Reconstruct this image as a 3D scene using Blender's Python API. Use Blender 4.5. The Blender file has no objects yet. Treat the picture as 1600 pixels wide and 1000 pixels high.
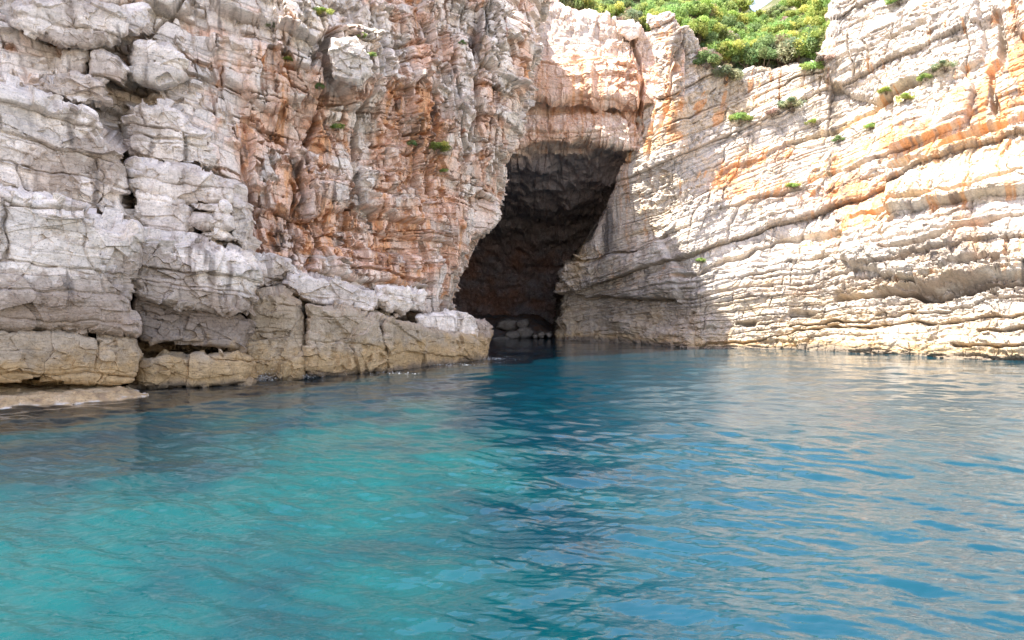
import bpy, math, random
import numpy as np
C = bpy.context.scene
COL = C.collection
F, H, HZ = 1150.0, 2.5, 480.0        # focal length in photo pixels, eye height, horizon row of the photograph

# ------------------------------------------------------------------ camera, sky, sun, exposure
cam = bpy.data.cameras.new('camera'); co = bpy.data.objects.new('camera', cam); COL.objects.link(co)
co.location = (0, 0, H); co.rotation_euler = (math.radians(90), 0, 0)
cam.sensor_width = 36; cam.lens = F/1600*36; cam.shift_y = -20/1600; cam.clip_end = 2000; cam.clip_start = .1
C.camera = co
SUN = np.array([-.50, -.17, .94]); SUN /= np.linalg.norm(SUN)
el = math.asin(SUN[2]); rot = math.atan2(SUN[0], SUN[1])
w = bpy.data.worlds.new("World"); C.world = w; w.use_nodes = True
nt = w.node_tree; bg = nt.nodes['Background']
sky = nt.nodes.new('ShaderNodeTexSky'); sky.sky_type = 'NISHITA'; sky.sun_disc = False
sky.sun_elevation = el; sky.sun_rotation = rot; sky.air_density = 1.0; sky.dust_density = .6
tn = nt.nodes.new('ShaderNodeMix'); tn.data_type = 'RGBA'; tn.blend_type = 'MULTIPLY'; tn.inputs[0].default_value = 1; tn.inputs[7].default_value = (1.27, .975, .84, 1)
nt.links.new(sky.outputs[0], tn.inputs[6]); nt.links.new(tn.outputs[2], bg.inputs[0]); bg.inputs[1].default_value = .15
sl = bpy.data.lights.new('sun', 'SUN'); so = bpy.data.objects.new('sun', sl); COL.objects.link(so)
sl.energy = 4.0; sl.angle = math.radians(.5); sl.color = (1, .95, .86)
from mathutils import Vector
so.rotation_euler = Vector(SUN).to_track_quat('Z', 'Y').to_euler()
C.view_settings.view_transform = 'Standard'; C.view_settings.look = 'None'; C.view_settings.exposure = 1.95; C.view_settings.gamma = 1

# ------------------------------------------------------------------ numpy noise
RS = np.random.RandomState(7)
PERM = RS.permutation(4096).astype(np.int32)
G3 = RS.normal(size=(4096, 3)).astype(np.float32); G3 /= np.linalg.norm(G3, axis=1)[:, None]
HV = RS.rand(4096).astype(np.float32)

def hsh(*a):
    r = np.zeros_like(np.asarray(a[0], dtype=np.int32))
    for v in a: r = PERM[(r + np.asarray(v).astype(np.int32)) & 4095]
    return r
def h01(*a): return HV[hsh(*a)]

def perlin(x, y, z):
    x = np.asarray(x, np.float32); y = np.asarray(y, np.float32); z = np.asarray(z, np.float32)
    x, y, z = np.broadcast_arrays(x, y, z)
    xi = np.floor(x); yi = np.floor(y); zi = np.floor(z)
    fx, fy, fz = x-xi, y-yi, z-zi
    xi = xi.astype(np.int32); yi = yi.astype(np.int32); zi = zi.astype(np.int32)
    u = fx*fx*fx*(fx*(fx*6-15)+10); v = fy*fy*fy*(fy*(fy*6-15)+10); w_ = fz*fz*fz*(fz*(fz*6-15)+10)
    out = np.zeros_like(fx)
    for dx in (0, 1):
        wx = u if dx else 1-u
        hx = PERM[(xi+dx) & 4095]
        for dy in (0, 1):
            wy = v if dy else 1-v
            hy = PERM[(hx+yi+dy) & 4095]
            for dz in (0, 1):
                wz = w_ if dz else 1-w_
                g = G3[PERM[(hy+zi+dz) & 4095]]
                out += wx*wy*wz*(g[..., 0]*(fx-dx)+g[..., 1]*(fy-dy)+g[..., 2]*(fz-dz))
    return out*1.5
def fbm(x, y, z, o=4, g=.5):
    s = 0; a = 1.; f = 1.
    for i in range(o):
        s = s + a*perlin(x*f+i*7.3, y*f+i*3.1, z*f-i*5.7); a *= g; f *= 2.03
    return s
def ridge(x, y, z, o=3):
    s = 0; a = 1.; f = 1.
    for i in range(o):
        s = s + a*(1-2*np.abs(perlin(x*f+i*7.3, y*f-i*3.1, z*f+i*5.7))); a *= .5; f *= 2.1
    return s/1.75

def facets(x, y, z, seed=0, tilt=1.):
    """chipped facets: every cell is a tilted plane; returns height, distance to the cell edge"""
    bx = np.floor(x-.5).astype(np.int32); by = np.floor(y-.5).astype(np.int32); bz = np.floor(z-.5).astype(np.int32)
    d1 = np.full(x.shape, 9., np.float32); d2 = d1.copy(); val = np.zeros_like(d1)
    for i in (0, 1):
        for j in (0, 1):
            for k in (0, 1):
                cx, cy, cz = bx+i, by+j, bz+k
                h = hsh(cx+seed*131, cy, cz)
                px = cx+.5+.8*(HV[h]-.5); py = cy+.5+.8*(HV[PERM[h]]-.5); pz = cz+.5+.8*(HV[PERM[(h+17) & 4095]]-.5)
                ex, ey, ez = x-px, y-py, z-pz
                d = ex*ex+ey*ey+ez*ez
                g = G3[(h+91) & 4095]
                v = (HV[(h*7+5) & 4095]-.5) + tilt*(g[..., 0]*ex+g[..., 1]*ey+g[..., 2]*ez)
                m = d < d1
                d2 = np.where(m, d1, np.minimum(d2, d))
                val = np.where(m, v, val)
                d1 = np.where(m, d, d1)
    return val, np.sqrt(d2)-np.sqrt(d1)

def jit_cell(t, key, j=.46):
    k = np.floor(t).astype(np.int32); f = t-k
    b0 = j*(2*h01(k, key)-1); b1 = 1+j*(2*h01(k+1, key)-1)
    down = f < b0; up = f >= b1
    k2 = np.where(down, k-1, np.where(up, k+1, k))
    lo = k2 + j*(2*h01(k2, key)-1); hi = k2+1 + j*(2*h01(k2+1, key)-1)
    return k2, t-lo, hi-t
def brick(p, q, v, T, L, seed=0, rowmix=.45, groove=.25, gw=.05, tilt=.8):
    groove = groove*.55; gw = gw*.75
    """blocky beds: rows of thickness T (along v) broken into blocks of length L; returns height -.5...5, edge distance in metres"""
    r, a0, a1 = jit_cell(v/T, seed*17+3)
    hr = h01(r, seed+5)
    Lr = L
    c, b0, b1 = jit_cell(p/Lr + hr*37, r*3+seed)
    qc = np.floor(q/L*.6 + h01(r, c)*9).astype(np.int32)
    hc = h01(r, c, qc+seed)
    brick.cell = hc
    val = rowmix*(hr-.5) + (1-rowmix)*(hc-.5)
    g1 = h01(c, r, seed+1)-.5; g2 = h01(r, c, seed+2)-.5
    val = val + tilt*(g1*(b0-.5)+g2*(a0-.5))
    e = np.minimum(np.minimum(a0, a1)*T, np.minimum(b0, b1)*Lr)
    val = val - groove*np.exp(-(e/gw)**2)
    return val.astype(np.float32), e

def sm(a, b, x):
    t = np.clip((x-a)/(b-a), 0, 1); return t*t*(3-2*t)
def at(px, py, d):
    px = np.asarray(px, float); py = np.asarray(py, float); d = np.asarray(d, float)
    return np.stack([(px-800)/F*d, d+0*px, H-(py-HZ)/F*d], -1)
def proj(P):
    return 800+F*P[..., 0]/P[..., 1], HZ-F*(P[..., 2]-H)/P[..., 1]

def poly_sd(px, py, poly):
    """signed distance in photo pixels, positive inside"""
    poly = np.asarray(poly, float); n = len(poly)
    best = np.full(px.shape, 1e9); inside = np.zeros(px.shape, bool)
    for i in range(n):
        a = poly[i]; b = poly[(i+1) % n]; ab = b-a
        t = np.clip(((px-a[0])*ab[0]+(py-a[1])*ab[1])/(ab@ab), 0, 1)
        best = np.minimum(best, np.hypot(px-a[0]-t*ab[0], py-a[1]-t*ab[1]))
        c = ((a[1] > py) != (b[1] > py))
        if a[1] != b[1]: c = c & (px < (b[0]-a[0])*(py-a[1])/(b[1]-a[1])+a[0])
        inside ^= c
    return np.where(inside, best, -best)
def line_d(px, py, pts):
    best = np.full(px.shape, 1e9)
    for a, b in zip(pts[:-1], pts[1:]):
        a = np.array(a, float); b = np.array(b, float); ab = b-a
        t = np.clip(((px-a[0])*ab[0]+(py-a[1])*ab[1])/(ab@ab), 0, 1)
        best = np.minimum(best, np.hypot(px-a[0]-t*ab[0], py-a[1]-t*ab[1]))
    return best
def blob(px, py, cx, cy, rx, ry): return np.exp(-(((px-cx)/rx)**2+((py-cy)/ry)**2))

# ------------------------------------------------------------------ object helpers
def tag(o, label=None, cat=None, group=None, kind=None):
    if label: o['label'] = label
    if cat: o['category'] = cat
    if group: o['group'] = group
    if kind: o['kind'] = kind
    return o
def mesh_np(name, V, Q, mat, color=None, smooth=True, parent=None, mats=None, midx=None):
    me = bpy.data.meshes.new(name)
    V = np.ascontiguousarray(V, np.float32); Q = np.ascontiguousarray(Q, np.int32)
    k = Q.shape[1]
    me.vertices.add(len(V)); me.vertices.foreach_set('co', V.ravel())
    me.loops.add(Q.size); me.loops.foreach_set('vertex_index', Q.ravel())
    me.polygons.add(len(Q)); me.polygons.foreach_set('loop_start', np.arange(0, Q.size, k, dtype=np.int32))
    me.polygons.foreach_set('loop_total', np.full(len(Q), k, np.int32))
    me.polygons.foreach_set('use_smooth', np.full(len(Q), smooth, bool))
    me.update(calc_edges=True)
    if color is not None:
        a = me.color_attributes.new('tint', 'FLOAT_COLOR', 'POINT')
        c = np.ones((len(V), 4), np.float32); c[:, :3] = np.clip(color, 0, 1)
        a.data.foreach_set('color', c.ravel())
    me.materials.append(mat)
    o = bpy.data.objects.new(name, me); COL.objects.link(o)
    if parent: o.parent = parent
    return o
def grid_quads(nr, nc, wrap=False):
    i = np.arange(nr-1)[:, None]; j = np.arange(nc if wrap else nc-1)[None, :]
    j2 = (j+1) % nc
    return np.stack([i*nc+j, i*nc+j2, (i+1)*nc+j2, (i+1)*nc+j], -1).reshape(-1, 4)

def new_mat(name):
    m = bpy.data.materials.new(name); m.use_nodes = True
    return m, m.node_tree, m.node_tree.nodes['Principled BSDF']
def rock_material(name, bump=1.0, wet=True):
    m, t, b = new_mat(name); N = t.nodes; Lk = t.links
    b.inputs['Roughness'].default_value = .88; b.inputs['Specular IOR Level'].default_value = .25
    va = N.new('ShaderNodeVertexColor'); va.layer_name = 'tint'
    geo = N.new('ShaderNodeNewGeometry')
    n1 = N.new('ShaderNodeTexNoise'); n1.inputs['Scale'].default_value = 5.; n1.inputs['Detail'].default_value = 9; n1.inputs['Roughness'].default_value = .72
    n2 = N.new('ShaderNodeTexNoise'); n2.inputs['Scale'].default_value = 2.2; n2.inputs['Detail'].default_value = 6
    mp = N.new('ShaderNodeMapping'); mp.inputs['Scale'].default_value = (1, 1, 4.5)
    Lk.new(geo.outputs['Position'], n1.inputs['Vector']); Lk.new(geo.outputs['Position'], mp.inputs['Vector']); Lk.new(mp.outputs[0], n2.inputs['Vector'])
    # mottling: value jitter
    r = N.new('ShaderNodeMapRange'); r.inputs['From Min'].default_value = .3; r.inputs['From Max'].default_value = .7; r.inputs['To Min'].default_value = .74; r.inputs['To Max'].default_value = 1.26
    Lk.new(n1.outputs['Fac'], r.inputs['Value'])
    n3 = N.new('ShaderNodeTexNoise'); n3.inputs['Scale'].default_value = 19; n3.inputs['Detail'].default_value = 5; n3.inputs['Roughness'].default_value = .65; Lk.new(geo.outputs['Position'], n3.inputs['Vector'])
    r3 = N.new('ShaderNodeMapRange'); r3.inputs['From Min'].default_value = .30; r3.inputs['From Max'].default_value = .46; r3.inputs['To Min'].default_value = .45; r3.inputs['To Max'].default_value = 1.
    Lk.new(n3.outputs['Fac'], r3.inputs['Value'])
    mp2 = N.new('ShaderNodeMapping'); mp2.inputs['Scale'].default_value = (1, 1, 1.6); wv = N.new('ShaderNodeMix'); wv.data_type = 'VECTOR'; wv.inputs[0].default_value = .45
    Lk.new(geo.outputs['Position'], wv.inputs[4]); Lk.new(n2.outputs['Color'], wv.inputs[5]); Lk.new(wv.outputs[1], mp2.inputs['Vector'])
    vo = N.new('ShaderNodeTexVoronoi'); vo.feature = 'DISTANCE_TO_EDGE'; vo.inputs['Scale'].default_value = 1.9; Lk.new(mp2.outputs[0], vo.inputs['Vector'])
    r4 = N.new('ShaderNodeMapRange'); r4.inputs['From Min'].default_value = .004; r4.inputs['From Max'].default_value = .02; r4.inputs['To Min'].default_value = .74; r4.inputs['To Max'].default_value = 1.
    Lk.new(vo.outputs['Distance'], r4.inputs['Value'])
    m1 = N.new('ShaderNodeMath'); m1.operation = 'MULTIPLY'; m2 = N.new('ShaderNodeMath'); m2.operation = 'MULTIPLY'
    Lk.new(r.outputs[0], m1.inputs[0]); Lk.new(r3.outputs[0], m1.inputs[1]); Lk.new(m1.outputs[0], m2.inputs[0]); Lk.new(r4.outputs[0], m2.inputs[1])
    mx = N.new('ShaderNodeVectorMath'); mx.operation = 'SCALE'
    Lk.new(va.outputs['Color'], mx.inputs[0]); Lk.new(m2.outputs[0], mx.inputs['Scale'])
    Lk.new(mx.outputs[0], b.inputs['Base Color'])
    ad = N.new('ShaderNodeMath'); ad.operation = 'ADD'
    Lk.new(n1.outputs['Fac'], ad.inputs[0]); Lk.new(n2.outputs['Fac'], ad.inputs[1])
    bp = N.new('ShaderNodeBump'); bp.inputs['Strength'].default_value = .8*bump; bp.inputs['Distance'].default_value = .07
    Lk.new(ad.outputs[0], bp.inputs['Height']); Lk.new(bp.outputs[0], b.inputs['Normal'])
    return m
ROCK = rock_material('limestone')

# ------------------------------------------------------------------ rock colour (linear albedo)
c3 = lambda *a: np.array(a, np.float32)
WHITE, GREY, PINK, ORANGE, RUST = c3(.86, .785, .70), c3(.62, .555, .485), c3(.76, .53, .40), c3(.68, .34, .14), c3(.42, .17, .08)
OCHRE, BROWN, DARK, TAN = c3(.50, .345, .17), c3(.30, .23, .175), c3(.15, .135, .125), c3(.60, .46, .29)
def mixc(a, b, m): return a+(b-a)*np.clip(m, 0, 1)[..., None]

# ------------------------------------------------------------------ sheets: a net of control points, smoothly interpolated, then broken into rock
def cr_weights(n, samples):
    """Catmull-Rom weights from n controls to the given sample positions"""
    Wm = np.zeros((len(samples), n))
    for a, u in enumerate(samples):
        i = min(int(u), n-2); t = u-i
        w4 = [-.5*t+t*t-.5*t**3, 1-2.5*t*t+1.5*t**3, .5*t+2*t*t-1.5*t**3, -.5*t*t+.5*t**3]
        for k in range(4):
            j = i-1+k
            if j < 0:
                Wm[a, 0] += 2*w4[k]; Wm[a, 1] -= w4[k]
            elif j > n-1:
                Wm[a, n-1] += 2*w4[k]; Wm[a, n-2] -= w4[k]
            else: Wm[a, j] += w4[k]
    return Wm
def samples(counts):
    s = []
    for i, c in enumerate(counts): s += list(i+np.arange(c)/c)
    return s+[len(counts)]
SV = []
def sheet(name, ctrl, rc, cc, fn, camw=.5):
    """ctrl[row][col] = (x, y, z); fn(P, N, px, py) -> displacement, colour"""
    ctrl = np.array(ctrl, float); nr, ncol = ctrl.shape[:2]
    Wr = cr_weights(nr, samples(rc)); Wc = cr_weights(ncol, samples(cc))
    P = np.einsum('ai,ijk->ajk', Wr, ctrl); P = np.einsum('bj,ajk->abk', Wc, P)
    du = np.gradient(P, axis=1); dv = np.gradient(P, axis=0)
    N = np.cross(du, dv); N /= np.linalg.norm(N, axis=-1)[..., None]+1e-9
    to = np.array([0, 0, H])-P; to /= np.linalg.norm(to, axis=-1)[..., None]
    s = np.sign(np.median((N*to).sum(-1)[rc[0]:])); N = N*s
    dirn = N+camw*to*np.array([1, 1, .2]); dirn /= np.linalg.norm(dirn, axis=-1)[..., None]
    px, py = proj(P)
    R, K = P.shape[:2]
    Pf = P.reshape(-1, 3).astype(np.float32); 
    disp, colr = fn(Pf, N.reshape(-1, 3), px.ravel().astype(np.float32), py.ravel().astype(np.float32))
    V = Pf+dirn.reshape(-1, 3)*disp[:, None]
    SV.append(V)
    return mesh_np(name, V, grid_quads(R, K), ROCK, colr, smooth=False)

def rough(p, q, v, kA=.4, kB=.14, kC=.05, T=1.2, L=1.9, fac=.35, fb=.12):
    """generic broken limestone in rock coordinates (p along, q across, v up through the beds)"""
    wx = .2*fbm(p*.6, q*.6, v*.6, 3); wy = .2*fbm(p*.6+31, q*.6, v*.6+9, 3)
    w2 = .035*perlin(p*4, q*4, v*4)
    a, e1 = brick(p+wx+w2, q, v+.6*wy+w2, T, L, 1, .5, .35, .07)
    rough.big = (brick.cell+0)
    b, e2 = brick(p+wx+w2*1.5, q, v+.6*wy+w2, T*.4, L*.37, 2, .5, .35, .035)
    rough.cell = (brick.cell+0)
    c, e3 = brick(p+wx+w2, q, v+.5*wy+w2, T*.15, L*.16, 3, .55, .25, .02)
    f1, g1 = facets((p+wx)/1.7, q/1.7, (v+wy)/1.5, 1, .9)
    f2, g2 = facets((p+w2)/.5, q/.5, (v+wy)/.42, 2, .9)
    d = kA*a+kB*b+kC*c+1.2*fac*f1+.42*fac*f2 + fb*.6*fbm(p*1.1, q*1.1, v*1.1, 5, .5)
    d = d-.22*np.exp(-(e1/.055)**2)*sm(-.1, .25, perlin(p*.5+7, q*.5, v*.5))-.09*np.exp(-(e2/.035)**2)
    return d, np.minimum(e1, e2*1.5), h01(np.floor(v/T*2.5).astype(int), 5)

# ---- left cliff
LROWS = [-400, -150, 0, 130, 230, 300, 370, 440, 490, 540]
LCOLS = [-3000, -900, -250, 0, 120, 220, 310, 400, 500, 600, 690]  # far-left column is unseen, bent toward the camera to shade the block tops
LD = [[8, 18, 27, 30, 32, 33, 34, 34, 36, 38, 41], [8, 18, 25, 27.5, 29, 30.5, 31.5, 32.5, 34, 36.5, 39.5],
      [8, 18, 24, 26, 27.5, 29, 30, 31, 32.5, 35.5, 38.7], [8, 17.5, 23, 25, 26.5, 28.5, 29.5, 30.7, 32.3, 35.2, 38.5],
      [8, 17, 22, 23.8, 25.5, 27.7, 29, 30.5, 32.3, 35, 38.5], [8, 17, 21.5, 23, 24.5, 27, 28.5, 30, 31.8, 34.7, 38.2],
      [8, 17, 21, 22.5, 23.8, 26.2, 27.8, 29.6, 31.6, 34.5, 38], [8, 17, 20.8, 22.2, 23.2, 25.6, 27.2, 29.2, 31.3, 34.5, 38],
      [8, 16.8, 20.5, 22, 22.9, 25.2, 26.8, 28.6, 30.6, 33.6, 37.6], [8, 16.5, 20.2, 21.7, 22.6, 24.9, 26.3, 27.8, 29.6, 32.3, 36.5]]
EDGE = [(838, 43), (836, 42.6), (830, 42), (800, 41.3), (784, 41), (776, 41), (738, 41.5), (698, 42), (686, 41.5), (690, 41)]
ctrl = []
RIM = [[-1900, -1400, -1150, -950, -800, -640, -520, -440, -260, -85], [-400, -300, -280, -260, -230, -200, -200, -160, -90, -35]]  # unseen rim heights, shaped to set where the cliff's shadow falls
for j, py0 in enumerate(LROWS):
    pys = [-3400 if j == 0 else -1500]+RIM[j] if j < 2 else [py0]*11
    row = [at(px, pys[i], LD[j][i]) for i, px in enumerate(LCOLS)]
    ex, ed = EDGE[j]; py = [-32, -18][j] if j < 2 else py0
    row.append(at(ex, py, ed))
    b = row[-1]
    up = np.array([0, 0, [2, 1.5][j] if j < 2 else 0])  # hidden back columns lifted to shape the same shadow
    row.append(b+np.array([-.6, 5, 0])+up*.5); row.append(b+np.array([-3, 14, 0])+up); row.append(b+np.array([-5, 38, 0])+up)
    ctrl.append(row)
ctrl.insert(0, [p+np.array([-14, 4, 1.5]) for p in ctrl[0]])
for zz in (-.5, -4):
    row = []
    for i, p in enumerate(ctrl[10]): 
        row.append(np.array([p[0], p[1]-(.5 if i < 11 else 0), zz]))
    ctrl.append(row)

LCRACKS = [  # polylines in photo pixels, half width px, depth m
    ([(508, -20), (506, 60), (500, 130), (494, 200), (470, 240)], 6, 1.3), ([(506, 60), (470, 120), (440, 110)], 5, .7),
    ([(575, 20), (578, 90), (572, 165), (560, 220), (555, 300)], 5, .8), ([(285, 0), (232, 60), (215, 20)], 4, .6),
    ([(390, 180), (450, 235), (470, 300), (460, 360)], 5, .6), ([(650, 0), (660, 120), (672, 230), (665, 300)], 4, .5),
    ([(760, 0), (745, 110), (735, 190), (722, 250)], 4, .5), ([(585, 230), (680, 255)], 3, .4), ([(395, 330), (400, 400), (440, 440), (520, 455)], 6, .8),
    ([(455, 290), (462, 360), (470, 420)], 5, .6), ([(832, -30), (818, 90), (800, 135)], 5, 1.), ([(520, 410), (620, 430), (680, 440)], 4, .6),
    ([(560, 100), (640, 100), (670, 90)], 3, .5), ([(600, 200), (655, 215)], 3, .5), ([(700, 60), (705, 180), (722, 260)], 4, .5)]
LPOLY = [  # outline px, protrusion m
    ([(515, 45), (560, 50), (582, 95), (578, 160), (545, 178), (512, 130)], .9), ([(60, -60), (300, -60), (290, 20), (190, 15), (60, 0)], .7),
    ([(300, -60), (500, -60), (500, 50), (480, 80), (430, 60), (340, 30)], 1.), ([(320, 60), (430, 80), (490, 115), (495, 150), (420, 180), (350, 130)], .5),
    ([(235, 140), (300, 150), (370, 230), (380, 300), (300, 260), (215, 240)], .7), ([(590, 10), (668, 10), (668, 70), (595, 75)], .5),
    ([(590, 80), (655, 78), (650, 130), (600, 150)], .6), ([(600, 235), (665, 215), (672, 260), (605, 300)], .35), ([(545, 255), (650, 290), (655, 350), (570, 320)], .7),
    ([(740, -60), (828, -60), (820, 60), (800, 140), (745, 100)], .8), ([(690, 50), (735, 60), (730, 200), (695, 170)], .5),
    ([(745, 110), (805, 130), (798, 240), (788, 335), (740, 300)], .5), ([(580, 300), (700, 320), (700, 380), (600, 360)], .5),
    ([(380, 190), (450, 260), (455, 330), (400, 330)], .5), ([(470, 210), (550, 230), (545, 330), (480, 340)], .5), ([(500, 380), (660, 400), (670, 445), (560, 440), (480, 420)], .6)]
def terrace(d, s_, m):
    t = d/s_; k = np.floor(t); f = t-k
    return d*(1-m)+m*s_*(k+sm(.40, .60, f))
def apply_feats(disp, px, py, P, polys, cracks, warp=7):
    wx = px+warp*fbm(P[:, 0]*.5, P[:, 1]*.5, P[:, 2]*.5, 4)+0
    wy = py+warp*fbm(P[:, 0]*.5+40, P[:, 1]*.5, P[:, 2]*.5, 4)
    for pl, h_ in polys:
        a = np.array(pl); m = (px > a[:, 0].min()-25) & (px < a[:, 0].max()+25) & (py > a[:, 1].min()-25) & (py < a[:, 1].max()+25)
        sd = poly_sd(wx[m], wy[m], pl)
        r = np.clip((sd+1)/7, 0, 1)
        disp[m] += h_*np.sqrt(1-(1-r)**2)*(1+.25*np.clip(sd/60, 0, 1))
    for pl, hw, dp in cracks:
        a = np.array(pl); m = (px > a[:, 0].min()-40) & (px < a[:, 0].max()+40) & (py > a[:, 1].min()-40) & (py < a[:, 1].max()+40)
        d = line_d(wx[m], wy[m], pl)
        n = .75+.5*perlin(P[m, 0]*.8, P[m, 1]*.8, P[m, 2]*.8)
        disp[m] -= 1.25*dp*n*np.exp(-(d/(hw*np.clip(n, .45, 2)))**4)
    return disp

def tone(P, px, py, e, pale=.5, orange=None, tide=1.0, tone_sc=1.0):
    """albedo of the rock: pale weathered faces, pink and rust stains that run down, dark lichen, tide-washed ochre foot"""
    x, y, z = P[:, 0], P[:, 1], P[:, 2]
    n1 = fbm(x*.35, y*.35, z*.45, 4); n2 = fbm(x*1.7+9, y*1.7, z*1.7, 4, .6); n3 = fbm(x*.9, y*.9, z*.13+5, 4, .6); n4 = fbm(x*2.8, y*2.8, z*.45, 3, .6)
    n5 = fbm(x*4.5, y*4.5, z*.35, 3, .6)
    c = mixc(np.broadcast_to(GREY, (len(x), 3)), WHITE, .5+pale*.6+.7*n1+.35*n2)
    o = orange if orange is not None else 0*x
    c = mixc(c, PINK, sm(-.1, .8, o*1.2+.45*n3+.3*n1+.06))
    c = mixc(c, ORANGE, sm(.58, .95, o*1.0+.6*n3+.35*n4+.35*n5)*.72)
    c = mixc(c, RUST, sm(.75, 1.3, o*.7+.8*n4+.6*n2)*.8)
    return c, n1, n2, n3, n4

def left_fn(P, N, px, py):
    x, y, z = P[:, 0], P[:, 1], P[:, 2]
    p = (x*.53+y*.85); q = (x*.85-y*.53); v = z+.12*p+.5*np.sin(p*.35)
    crumb = sm(360, 430, px)*sm(460, 400, py)
    d1, e, hr = rough(p, q, v, .5, .2, .07, 1.25, 1.7, .42, .2)
    ca = rough.cell; cb = rough.big
    b, e2 = brick(v+.2*fbm(p, q, v, 2), q, p+.2*fbm(p*1.3, q, v, 3), .9, 2.4, 7, .6, .3, .05)
    f3, g3 = facets(p/.62, q/.62, v/1.05, 5, 1.1)
    f6, g6 = facets(p/.28, q/.28, v/.34, 15, 1.1)
    b8, e8 = brick(v+.5*perlin(p*.3, q*.3, v*.3), q, p+.5*perlin(p*.3, q*.3, v*.3)+.15*v, 2.3, 6.5, 21, .6, .5, .09, .9)
    rgh = .45+.9*sm(-.35, .35, fbm(p*.22+3, q*.22, v*.22, 3))
    b9, e9 = brick(p+.1*perlin(p*2, q*2, v*2), q, v+.1*perlin(p*2, q*2, v*2+5), .85, .95, 51, .3, .3, .06, .9)
    stk = np.clip(blob(px, py, 628, 110, 42, 130)+.45*sm(.0, .4, fbm(p*.25+20, q*.25, v*.25, 3))*crumb, 0, 1)
    d = d1*(.6+.15*crumb)+.85*stk*b9+crumb*(.34*b+(.26*f3+.11*f6)*rgh+.95*b8)+(1-crumb)*.35*b8
    # stacked thin beds in the middle of the face
    beds = blob(px, py, 640, 350, 110, 95)+.8*blob(px, py, 630, 110, 50, 130)
    bb, e4 = brick(p+.1*perlin(p*3, q*3, v*3), q, v-.25*p*.3, .34, .8, 9, .35, .5, .03, .2)
    d = d*(1-.35*np.clip(beds, 0, 1))+.4*bb*np.clip(beds, 0, 1)
    d = terrace(d+.15*fbm(p*.4, q*.4, v*.4, 2), .42, .7)
    d = d+1.0*fbm(p*.16, q*.16, v*.16, 2)*sm(250, 450, px)
    d = apply_feats(d, px, py, P, LPOLY, LCRACKS)
    o = -.36+.10*crumb+.06*sm(200, 420, px)+.55*blob(px, py, 630, 160, 60, 200)+.45*blob(px, py, 480, 200, 40, 120)+.4*blob(px, py, 560, 400, 200, 90)+.5*blob(px, py, 380, 180, 80, 200)+.4*blob(px, py, 100, 70, 120, 60)\
        + .35*blob(px, py, 700, 380, 120, 120)+.3*blob(px, py, 430, 370, 60, 70)+.25*blob(px, py, 780, 180, 60, 90)
    o = o+.9*np.clip(.0-d1, 0, .5)
    o = o+.5*(cb-.5)+.35*(ca-.5)
    c, n1, n2, n3, n4 = tone(P, px, py, e, .55, o)
    c = c*(.88+.26*ca)[:, None]
    c = mixc(c, DARK, sm(.45, .9, n4*.9+n3*.5+.25*blob(px, py, 460, 330, 60, 100))*.75)
    c = mixc(c, BROWN*.8, np.exp(-(e/.045)**2)*.4)
    low = sm(3.6, 1.6, z+.6*n1); c = mixc(c, BROWN, low*.7)
    c = mixc(c, OCHRE, sm(1.5, .6, z+.35*n2)*.9); c = mixc(c, DARK*.8, sm(.3, .05, z+.12*n2)*.7)
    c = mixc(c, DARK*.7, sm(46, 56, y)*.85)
    return d, c
def wcount(vals, lo, hi, dens, out):
    r = []
    for a, b in zip(vals[:-1], vals[1:]):
        ov = max(0, min(b, hi)-max(a, lo)); r.append(max(2, int(ov*dens+(abs(b-a)-ov)*out)))
    return r
DENS = .95
rc = [12]+wcount(LROWS+[600, 640], -30, 600, DENS, .12); cc = wcount(LCOLS+[790], -40, 800, DENS, .1)+[60, 40, 20]
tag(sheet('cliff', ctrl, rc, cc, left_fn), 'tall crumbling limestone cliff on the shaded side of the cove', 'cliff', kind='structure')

# ---- right cliff
RROWS = [0, 1, 2, 3, 4, 5, 6, 7, 8]
#        px, shore d, top py
RC = [(1013, 50, 22), (1040, 47.5, 20), (1080, 45, 62), (1130, 44.4, 104), (1180, 44, 98), (1240, 43.6, 100), (1288, 42.4, 92), (1312, 41.6, 8), (1380, 39.4, -90),
      (1450, 37.3, -200), (1550, 35, -320), (1650, 33.4, -420), (1950, 29, -560), (2500, 24, -700)]  # last tops are out of view, raised for their reflection in the water
def slope(py, px):
    k = sm(1000, 1150, px)
    return np.interp(py, [-450, -100, 100, 200, 300, 400, 450, 500, 560], [16, 11.5, 8.3, 6.6, 4.8, 2.6, 1.4, .6, 0])*(.35+.65*k)*(1.-.25*sm(1300, 1700, px))
epx = [1013, 1012, 1008, 984, 948, 902, 880, 868]; epy = [22, 60, 140, 235, 330, 405, 432, 500]; ed = [52.5, 52, 51.3, 51.3, 53, 54.3, 55.3, 56.5]
mpx = [1040, 1036, 1034, 1022, 990, 962, 952, 945]
rows = []
fr = [0, .09, .22, .42, .6, .76, .87, .96]
for j in range(8):
    ep = at(epx[j], epy[j], ed[j])
    row = [ep+np.array([6 if j < 4 else 1.5, 30, 0]), ep+np.array([3.5 if j < 4 else .4, 12, 0]), ep+np.array([1.6 if j < 4 else .4, 4.5, 0]), ep]
    for i, (px, sd, tp) in enumerate(RC):
        sy = HZ+H*F/sd
        if i == 0: 
            pxx = mpx[j]-14 if j >= 3 else 1018+4; py = epy[j]+2; d = ed[j]-(.8 if j < 3 else 1.6)
        elif i == 1:
            pxx = 1050-[0, 0, 0, 0, 12, 25, 30, 34][j]; py = epy[j]+(0 if j else -2); d = ed[j]-[1.5, 2.2, 2.6, 3.0, 3.9, 4.9, 5.8, 6.7][j]
        else:
            pxx = px; py = tp+(sy-tp)*fr[j]; d = sd+float(slope(py, px))
        row.append(at(pxx, py, d))
    rows.append(row)
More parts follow.
